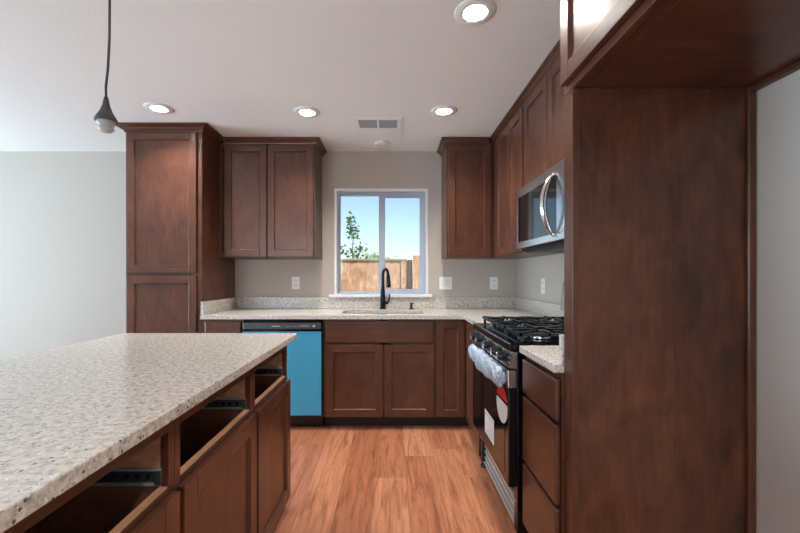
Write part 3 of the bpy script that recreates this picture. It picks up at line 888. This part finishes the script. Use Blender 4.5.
fx, fy = -.083, 3.44
fa = thing('faucet', 'dark gooseneck pull-down faucet behind the sink', 'faucet', (fx, fy, CT1))
m = MB(); m.lathe([(.030, CT1), (.030, CT1 + .008), (.025, CT1 + .014), (.0235, CT1 + .10), (.020, CT1 + .15), (.0145, CT1 + .20), (.013, CT1 + .22)], (fx, fy, 0)); m.build('body', bronze, fa)
dirv = Vector((.36, -.93, 0)).normalized(); pts = []
r_ = .070; zt = 1.205
pts = [Vector((fx, fy, CT1 + .20)), Vector((fx, fy, zt - .03))]
for i in range(13):
    a = PI - i / 12 * PI * .94
    pts.append(Vector((fx, fy, zt)) + dirv * (r_ + r_ * math.cos(a)) + Vector((0, 0, r_ * math.sin(a))))
e = pts[-1]; m = MB(); m.tube(pts, .0125, 14); m.build('spout', bronze, fa)
m = MB(); m.tube([e, e + Vector((0, 0, -.035)) + dirv * .004, e + Vector((0, 0, -.10)) + dirv * .010, e + Vector((0, 0, -.105)) + dirv * .010], [.0145, .017, .0215, .018], 16); m.build('spray_head', bronze, fa)
m = MB(); m.tube([(fx, fy, .975), (fx + .045, fy - .005, .972), (fx + .052, fy - .006, .985), (fx + .062, fy - .008, 1.05)], [.014, .014, .009, .006], 12); m.build('handle', bronze, fa)
m = MB(); sx, sy = .175, 3.44
m.lathe([(.021, CT1), (.021, CT1 + .006), (.011, CT1 + .010), (.010, CT1 + .038), (.013, CT1 + .042), (.013, CT1 + .056), (0, CT1 + .058)], (sx, sy, 0))
sd = m.build('soap_dispenser', bronze); tag(sd, 'small dark soap dispenser on the worktop right of the faucet', 'soap dispenser')
m = MB(); m.tube([(sx + .012, sy - .002, CT1 + .050), (sx + .0, sy - .03, CT1 + .052), (sx, sy - .062, CT1 + .044)], [.007, .006, .005], 10); m.build('spout', bronze, sd)

# ================================================================== WALL PLATES
def outlet(run, u, z, label):
    c = thing('wall_outlet', label, 'outlet', run.pt(u, 0, z - .058), 'electrical outlets above the worktops')
    m = MB(); run.box(m, u - .036, u + .036, .0005, .006, z - .058, z + .058, .002); m.build('face_plate', white_m, c)
    for s in (-1, 1):
        m = MB(); run.box(m, u - .0165, u + .0165, .006, .0075, z + s * .024 - .014, z + s * .024 + .014, .001); so = m.build('socket', paper, c)
        m = MB()
        for q in (-.006, .006): run.box(m, u + q - .001, u + q + .001, .0075, .0079, z + s * .024 - .004, z + s * .024 + .005)
        m.build('slots', hole_m, so)
RB = BACKRUN(BACK)
outlet(RB, -.893, 1.148, 'white outlet on the back wall left of the window')
outlet(RB, .945, 1.146, 'white outlet on the back wall near the right corner')
outlet(RIGHTRUN(RIGHT), 2.92, 1.135, 'white outlet on the right wall above the range side')
sw = thing('light_switch', 'white double light switch on the back wall just right of the window', 'light switch', (.497, BACK, 1.09))
m = MB(); RB.box(m, .497 - .058, .497 + .058, .0005, .006, 1.088, 1.204, .002); m.build('face_plate', white_m, sw)
for u in (.474, .520):
    m = MB(); RB.box(m, u - .0165, u + .0165, .006, .009, 1.113, 1.179, .002); m.build('rocker', paper, sw)

# ================================================================== CEILING FIXTURES
def can(x, y, label):
    c = thing('recessed_light', label, 'ceiling light', (x, y, CEIL), 'recessed ceiling lights')
    m = MB(); m.lathe([(CAN_R - .004, CEIL + .004), (CAN_R - .004, CEIL - .006), (CAN_R + .004, CEIL - .008), (.088, CEIL - .005), (.092, CEIL - .0005), (CAN_R, CEIL - .0005)], (x, y, 0), seg=40, closed=True); m.build('trim_ring', white_m, c)
    m = MB(); m.lathe([(CAN_R - .004, CEIL + .003), (.0375, CEIL + .040), (.0375, CEIL + .046), (CAN_R - .001, CEIL + .046), (CAN_R - .001, CEIL + .003)], (x, y, 0), seg=40, closed=True); m.build('baffle', baffle_m, c)
    m = MB(); m.lathe([(.037, CEIL + .040), (.037, CEIL + .044)], (x, y, 0), seg=40); m.build('lens', lens_m, c)
    return c
CL = ['recessed ceiling light nearest the viewer, large at the top of the photo', 'recessed ceiling light before the wall cabinet right of the window',
      'recessed ceiling light before the wall cabinet left of the window', 'recessed ceiling light in front of the pantry cabinet']
CL += ['recessed ceiling light over the open floor beside the refrigerator alcove', 'recessed ceiling light behind the viewer by the front window']
for (x, y), l in zip(CANS, CL): can(x, y, l)

vx0, vx1, vy0, vy1 = -.285, .075, 2.77, 2.99
vt = thing('ceiling_vent', 'white rectangular air vent with two dark slatted halves on the ceiling', 'vent', (-.105, 2.88, CEIL))
m = MB(); zt = CEIL - .0005; zb = CEIL - .007
m.box(vx0, vx1, vy0, vy0 + .035, zb, zt, .002); m.box(vx0, vx1, vy1 - .035, vy1, zb, zt, .002)
m.box(vx0, vx0 + .035, vy0 + .035, vy1 - .035, zb, zt, .002); m.box(vx1 - .035, vx1, vy0 + .035, vy1 - .035, zb, zt, .002)
m.box(-.112, -.098, vy0 + .035, vy1 - .035, zb, zt, .001); m.build('frame', white_m, vt)
m = MB(); m.box(vx0 + .035, vx1 - .035, vy0 + .035, vy1 - .035, CEIL - .0012, CEIL - .0004); m.build('duct_shade', hole_m, vt)
m = MB()
for k in range(10):
    y = vy0 + .04 + k * .0148
    m.poly_prism([(vx0 + .035, y, CEIL - .0015), (vx0 + .035, y + .0015, CEIL - .0015), (vx0 + .035, y + .010, CEIL - .0065), (vx0 + .035, y + .0085, CEIL - .0065)], (vx1 - vx0 - .07, 0, 0))
m.build('louvers', mat('vent_louver', srgb(150, 152, 158), .5), vt)
m = MB(); m.lathe([(.066, CEIL - .0005), (.070, CEIL - .006), (.064, CEIL - .016), (.045, CEIL - .020), (0, CEIL - .021)], (-.083, 3.30, 0), seg=36)
tag(m.build('ceiling_cover', white_m), 'small round white cover plate on the ceiling before the window', 'ceiling cover')

# pendant cord with an empty socket
px, py = -.948, 1.26
pe = thing('pendant_socket', 'bare pendant socket hanging on a dark cord over the island', 'pendant light', (px, py, 1.70))
m = MB(); pts = [(px + .012, py, CEIL - .02), (px + .012, py, 2.15), (px + .011, py, 2.0), (px + .006, py, 1.90), (px - .001, py, 1.84), (px, py, 1.80)]
m.tube(pts, .0038, 8); m.build('cord', grey_plastic, pe)
m = MB(); m.lathe([(.006, 1.806), (.008, 1.795), (.011, 1.778), (.018, 1.758), (.029, 1.738), (.033, 1.730), (.033, 1.726), (.024, 1.726)], (px, py, 0)); m.build('socket_cap', grey_plastic, pe)
m = MB(); m.lathe([(.026, 1.727), (.026, 1.716), (.021, 1.714), (.021, 1.703), (.023, 1.702), (.023, 1.699), (.014, 1.690), (.0, 1.690)], (px, py, 0)); m.build('socket', mat('pale_socket', srgb(186, 186, 186), .4), pe, 'pale threaded socket')
m = MB(); m.lathe([(.0, CEIL - .026), (.055, CEIL - .022), (.062, CEIL - .006), (.062, CEIL - .0005)], (px + .012, py, 0)); m.build('canopy', white_m, pe)

# ================================================================== YARD
FN = 8.5
fe = thing('wooden_fence', 'tan wooden board fence with grey cap seen through the window', 'fence', (-2, FN, -.25))
m = MB(); x = -7.0; rnd = random.Random(5)
while x < .31:
    wd = .138; m.box(x, x + wd, FN + rnd.uniform(-.003, .003), FN + .02, -.25, 1.5575, .004); x += wd + .004
m.build('boards', fence_m, fe)
m = MB(); m.box(-7.0, .335, FN - .05, FN + .06, 1.558, 1.595, .004); m.build('cap_rail', fence_cap_m, fe)
for x in (-6.6, -4.2, -1.8):
    m = MB(); m.box(x, x + .09, FN + .02, FN + .11, -.25, 1.56); m.build('post', post_m, fe)
m = MB(); m.box(.20, .29, FN - .10, FN - .01, -.25, 1.545, .005); m.build('post', fence_m, fe)
fg = thing('wooden_fence', 'taller tan fence section at the right edge of the window view', 'fence', (1.6, FN, -.25))
m = MB(); x = .455; 
while x < 3.2:
    m.box(x, x + .138, FN - .25 + rnd.uniform(-.003, .003), FN - .23, -.25, 1.66, .004); x += .142
m.build('boards', fence_m, fg)
m = MB(); m.box(.345, .45, FN - .12, FN - .02, -.25, 1.57, .005); m.build('post', post_m, fg, 'dark reddish post')

def leaf_cloud(mb, centers, n, size, seed):
    r = random.Random(seed)
    for c, rad in centers:
        for _ in range(n):
            p = Vector(c) + Vector((r.gauss(0, 1) * rad[0], r.gauss(0, 1) * rad[1], r.gauss(0, 1) * rad[2])) * .5
            d = Vector((r.uniform(-1, 1), r.uniform(-1, 1), r.uniform(-.6, .6))).normalized()
            s = d.orthogonal().normalized(); s = (s * math.cos(r.uniform(0, 6)) + d.cross(s) * math.sin(r.uniform(0, 6))).normalized()
            L = size * r.uniform(.7, 1.3); W = L * .28
            q = d.cross(s) * W * .25
            vs = [mb.bm.verts.new(v) for v in (p, p + d * L * .5 + s * W + q, p + d * L, p + d * L * .5 - s * W + q)]
            mb.bm.faces.new(vs)
TY = 9.4
tr = thing('sapling_tree', 'slender leafy sapling rising above the wooden fence', 'tree', (-1.0, TY, -.25))
tp = lambda px, z, dy=0: (px, TY + dy, z)
m = MB(); m.tube([tp(-.96, -.25), tp(-.98, .8), tp(-.96, 1.5), tp(-.98, 1.9), tp(-.95, 2.2), tp(-1.03, 2.70)], [.028, .022, .016, .012, .009, .004], 8)
for a, b in ((tp(-.96, 1.50), tp(-1.25, 1.86, .1)), (tp(-.96, 1.52), tp(-.72, 1.88, -.1)), (tp(-.97, 1.62), tp(-.84, 1.92, .15)), (tp(-.96, 1.55), tp(-1.08, 1.80, -.15))):
    m.tube([a, ((a[0] + b[0]) / 2, (a[1] + b[1]) / 2, (a[2] + b[2]) / 2 - .03), b], [.008, .006, .003], 6)
m.build('trunk', bark, tr)
m = MB()
leaf_cloud(m, [(tp(-1.03, 2.60), (.10, .10, .14)), (tp(-1.00, 2.46), (.13, .13, .14)), (tp(-.98, 2.32), (.15, .13, .12)), (tp(-.93, 2.20), (.09, .09, .08)), (tp(-1.06, 2.36), (.08, .1, .1))], 26, .10, 11)
leaf_cloud(m, [(tp(-1.25, 1.84, .1), (.13, .1, .10)), (tp(-.88, 1.88), (.20, .16, .12)), (tp(-.74, 1.88, -.1), (.13, .1, .10)), (tp(-.98, 1.74, -.1), (.14, .1, .10)), (tp(-.86, 1.70), (.18, .14, .10))], 24, .10, 12)
m.build('foliage', leaf_m, tr)
by = 11.0
sh = thing('shrub', 'pale green bush showing above the fence top beside the window mullion', 'shrub', (-.45, by, -.25))
m = MB(); m.tube([(-.45, by, -.25), (-.47, by, .8), (-.44, by, 1.7)], [.04, .03, .012], 8); m.build('trunk', bark, sh)
m = MB(); leaf_cloud(m, [((-.62, by, 1.76), (.22, .25, .14)), ((-.36, by, 1.72), (.22, .25, .12)), ((-.1, by, 1.66), (.25, .25, .1)), ((-.5, by, 1.4), (.4, .4, .4))], 110, .085, 4)
m.build('foliage', leaf2_m, sh)
